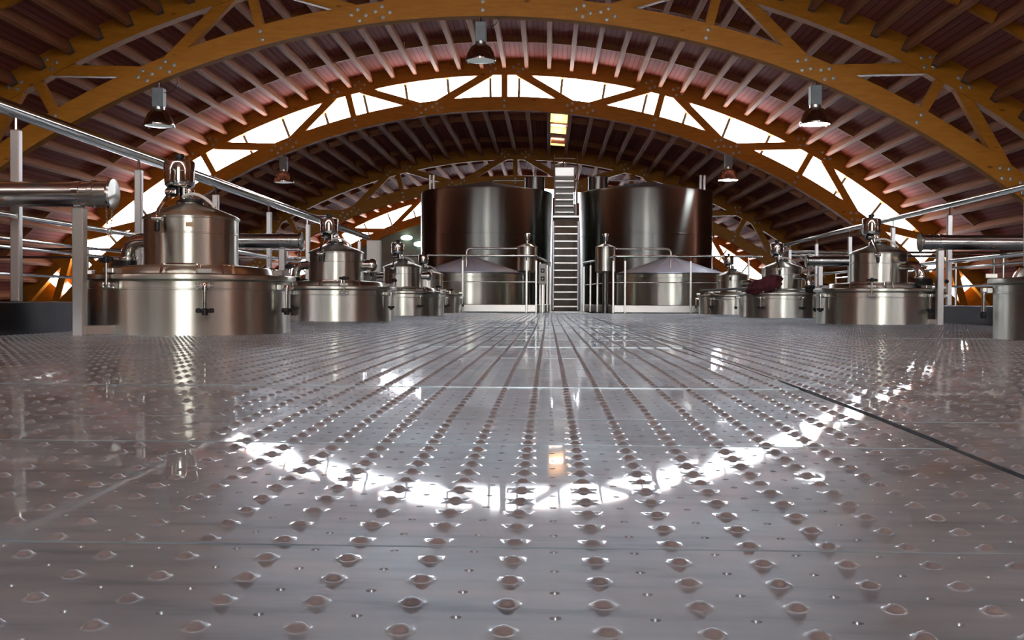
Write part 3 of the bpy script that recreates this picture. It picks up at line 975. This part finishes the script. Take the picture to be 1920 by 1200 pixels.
# ------------------------------------------------------------------ cone roofed tanks inside the railing
def cone_tank(X, s, label):
    Yc, rr, zt, za = 22.3, 1.12, 0.80, 1.17
    t = thing('cone_tank', label, 'tank', (X, Yc, -2.5), 0, 'low steel tanks with pale cone roofs')
    b = 2.5
    ob('body', MB().lathe([(rr, 0), (rr, b + zt - 0.1), (rr + 0.004, b + zt - 0.095), (rr + 0.004, b + zt - 0.08), (rr, b + zt - 0.075), (rr, b + zt - 0.02), (rr - 0.015, b + zt)], 96).mesh('body', 'steel_brushed'), t)
    c = ob('cone_roof', MB().lathe([(rr + 0.012, b + zt - 0.005), (rr + 0.012, b + zt + 0.012), (0.06, b + za - 0.01), (0.0, b + za)], 96).mesh('cone_roof', 'steel_cone'), t)
    for k in range(10):
        a = 2 * PI * (k + 0.3) / 10
        p0, p1 = az(a, rr, b + zt + 0.013), az(a, 0.06, b + za - 0.008)
        ob('roof_seam', MB().tube([p0, p1], 0.006, 6).mesh('roof_seam', 'steel_cone'), c)
cone_tank(X_at(881, 22.3), -1, 'low steel tank with bluish cone roof behind the left railing')
cone_tank(X_at(1256, 22.3), 1, 'low steel tank with bluish cone roof behind the right railing')

# slender agitator necks with looped pipes next to the cone tanks
def neck_unit(px, s, label, px_pipe):
    Y = 21.3
    X = X_at(px, Y)
    t = thing('agitator_neck', label, 'valve', (X, Y, -2.5), 0, 'slender agitator necks by the ladder')
    b = 2.5
    ob('stand', MB().lathe([(0.06, 0), (0.06, b + 0.84)], 24).mesh('stand', 'steel_tank'), t)
    ob('neck', MB().lathe([(0.17, b + 0.80), (0.20, b + 0.83), (0.20, b + 1.29), (0.208, b + 1.295), (0.208, b + 1.31), (0.20, b + 1.315), (0.06, b + 1.37), (0.04, b + 1.375)], 40).mesh('neck', 'steel_brushed'), t)
    mo = ob('motor', MB().lathe([(0.022, b + 1.37), (0.022, b + 1.43), (0.045, b + 1.44), (0.055, b + 1.46), (0.055, b + 1.53), (0.062, b + 1.535), (0.062, b + 1.575), (0.04, b + 1.585)], 24).mesh('motor', 'steel_polished'), t)
    ob('lever', MB().tube([(0.03, -0.05, b + 1.40), (0.09, -0.15, b + 1.365), (0.17, -0.2, b + 1.32)], 0.012, 8).mesh('lever', 'rubber'), mo)
    xe = X_at(px_pipe, Y) - X
    z1 = b + Z_at(466, Y)
    path = [(s * 0.17, 0, z1), (xe - s * 0.10, 0, z1)] + bend((xe - s * 0.10, 0, z1), (xe, 0, z1), (xe, 0, z1 - 0.10), 6) + [(xe, 0, b + 0.9)]
    ob('loop_pipe', MB().tube(path, 0.022, 12).mesh('loop_pipe', 'steel_polished'), t)
neck_unit(988, -1, 'slender capped neck with looped pipe left of the ladder', 874)
neck_unit(1134, 1, 'slender capped neck with looped pipe right of the ladder', 1256)

# ------------------------------------------------------------------ ladder between the tall tanks
lad = thing('steel_ladder', 'bright steel ladder with flat treads between the two tall tanks', 'ladder', (X_at(1060, 24.8), 24.8, 0.0))
for s in (-1, 1):
    ob('stringer', MB().box((s * 0.285, 0.03, 1.06), (0.03, 0.12, 2.06), None, 0.004).mesh('stringer', 'steel_dark'), lad)
tm = MB().box((0, 0, 0), (0.54, 0.17, 0.035), None, 0.004).mesh('tread', 'steel_satin')
for i in range(12):
    ob('tread', tm, lad, (0, 0.0, 0.11 + 0.168 * i))
ob('platform', MB().box((0, 0.12, 2.19), (0.60, 0.40, 0.05), None, 0.004).mesh('platform', 'steel_satin'), lad)
for s in (-1, 1):
    ob('upper_stringer', MB().box((s * 0.235 - 0.03, 0.42, 2.76), (0.03, 0.08, 1.26), Matrix.Rotation(R(-14), 3, 'X'), 0.004).mesh('upper_stringer', 'steel_satin'), lad)
um = MB().box((0, 0, 0), (0.44, 0.15, 0.03), None, 0.004).mesh('upper_tread', 'steel_satin')
for i in range(6):
    ob('upper_tread', um, lad, (-0.03, 0.30 + 0.04 * i, 2.32 + 0.15 * i))
ob('back_plate', MB().box((-0.03, 0.56, 2.76), (0.44, 0.012, 1.12), Matrix.Rotation(R(-14), 3, 'X')).mesh('back_plate', 'steel_satin'), lad)
ob('top_step', MB().box((-0.03, 0.58, 3.30), (0.46, 0.10, 0.20), None, 0.006).mesh('top_step', 'steel_satin'), lad)
for s in (-1, 1):
    pts = [(s * 0.27, 0.30, 2.25), (s * 0.27, 0.55, 3.2), (s * 0.27, 0.62, 3.72)]
    ob('grab_rail', MB().tube(pts, 0.016, 10).mesh('grab_rail', 'steel_polished'), lad)
ob('guard_bar', MB().tube([(-0.27, 0.60, 3.62), (0.22, 0.60, 3.62)], 0.014, 8).mesh('guard_bar', 'steel_polished'), lad)
ob('guard_bar', MB().tube([(-0.27, 0.60, 3.47), (-0.10, 0.52, 3.51), (0.10, 0.60, 3.50)], 0.014, 8).mesh('guard_bar', 'steel_polished'), lad)
ob('guard_bar', MB().tube([(-0.06, 0.58, 3.36), (-0.05, 0.57, 3.5), (-0.08, 0.58, 3.63)], 0.014, 8).mesh('guard_bar', 'steel_polished'), lad)
ob('side_guard', MB().box((0.24, 0.30, 2.62), (0.02, 0.22, 0.80), Matrix.Rotation(R(-8), 3, 'X'), 0.004).mesh('side_guard', 'steel_satin'), lad)

# ------------------------------------------------------------------ control boxes
cb = thing('control_box', 'small grey push button box on a pole beside the ladder', 'control box', (X_at(1017, YR), YR - 0.02, 0))
ob('pole', MB().box((0, 0.05, 0.30), (0.035, 0.035, 0.6), None, 0.004).mesh('pole', 'steel_satin'), cb)
bx = ob('box', MB().box((0, 0, 0.755), (0.155, 0.10, 0.40), None, 0.01).mesh('box', 'cabinet_paint'), cb)
for z in (0.82, 0.665):
    p = ob('button_plate', MB().box((0, -0.054, z), (0.075, 0.012, 0.085), None, 0.004).mesh('button_plate', 'rubber'), bx)
    ob('button', MB().lathe([(0.018, 0), (0.018, 0.012), (0.014, 0.016)], 14, (0, -0.06, z), Matrix.Rotation(R(90), 3, 'X')).mesh('button', 'white_plastic'), bx)

YC = 13.6
cbt = thing('switch_cabinet', 'pale upright switch cabinet between two left hatch tanks', 'cabinet', (X_at(699, YC), YC, 0))
ob('pole', MB().box((0, 0.03, 0.29), (0.05, 0.05, 0.58), None, 0.004).mesh('pole', 'steel_dark'), cbt)
bd = ob('body', MB().box((0, 0.03, 0.78), (0.175, 0.12, 0.41), None, 0.008).mesh('body', 'cabinet_paint'), cbt)
ob('door', MB().box((-0.015, -0.036, 0.78), (0.135, 0.014, 0.40), None, 0.004).mesh('door', 'cabinet_paint'), cbt)
ob('cable_gland', MB().lathe([(0.03, 0.53), (0.034, 0.54), (0.034, 0.565), (0.03, 0.576)], 14, (-0.02, 0.03, 0)).mesh('cable_gland', 'rubber'), bd)

# ------------------------------------------------------------------ mop with maroon cloth lying across two right hatch lids
mop = thing('cloth_mop', 'dark maroon cloth mop lying across two right hatch tank lids', 'mop', (XR - 0.36, 15.05, 0.44))
def cloth_blob():
    mb = MB()
    n, m = 28, 18
    P = []
    for j in range(m + 1):
        v = PI * j / m
        for i in range(n):
            u = 2 * PI * i / n
            d = Vector((math.sin(v) * math.cos(u), math.sin(v) * math.sin(u), math.cos(v)))
            k = 1 + 0.30 * noise.noise(d * 2.1 + Vector((3, 1, 7))) + 0.14 * noise.noise(d * 6.0)
            p = Vector((d.x * 0.25, d.y * 0.13, d.z * 0.115)) * k
            p.z += 0.26 * p.x          # rises to the right
            P.append(p)
    F = []
    for j in range(m):
        for i in range(n):
            i2 = (i + 1) % n
            F.append((j * n + i, (j + 1) * n + i, (j + 1) * n + i2, j * n + i2))
    mb.add(P, F)
    return mb.mesh('cloth', 'maroon_cloth', 60)
ob('cloth', cloth_blob(), mop, (0.02, 0, 0.02))
hx0, hy0 = X_at(1311, 19.1) - (XR - 0.36), 19.1 - 15.05
ob('mop_handle', MB().tube([(-0.12, 0.06, -0.02), (hx0, hy0, -0.012)], 0.018, 10).mesh('mop_handle', 'rubber'), mop)
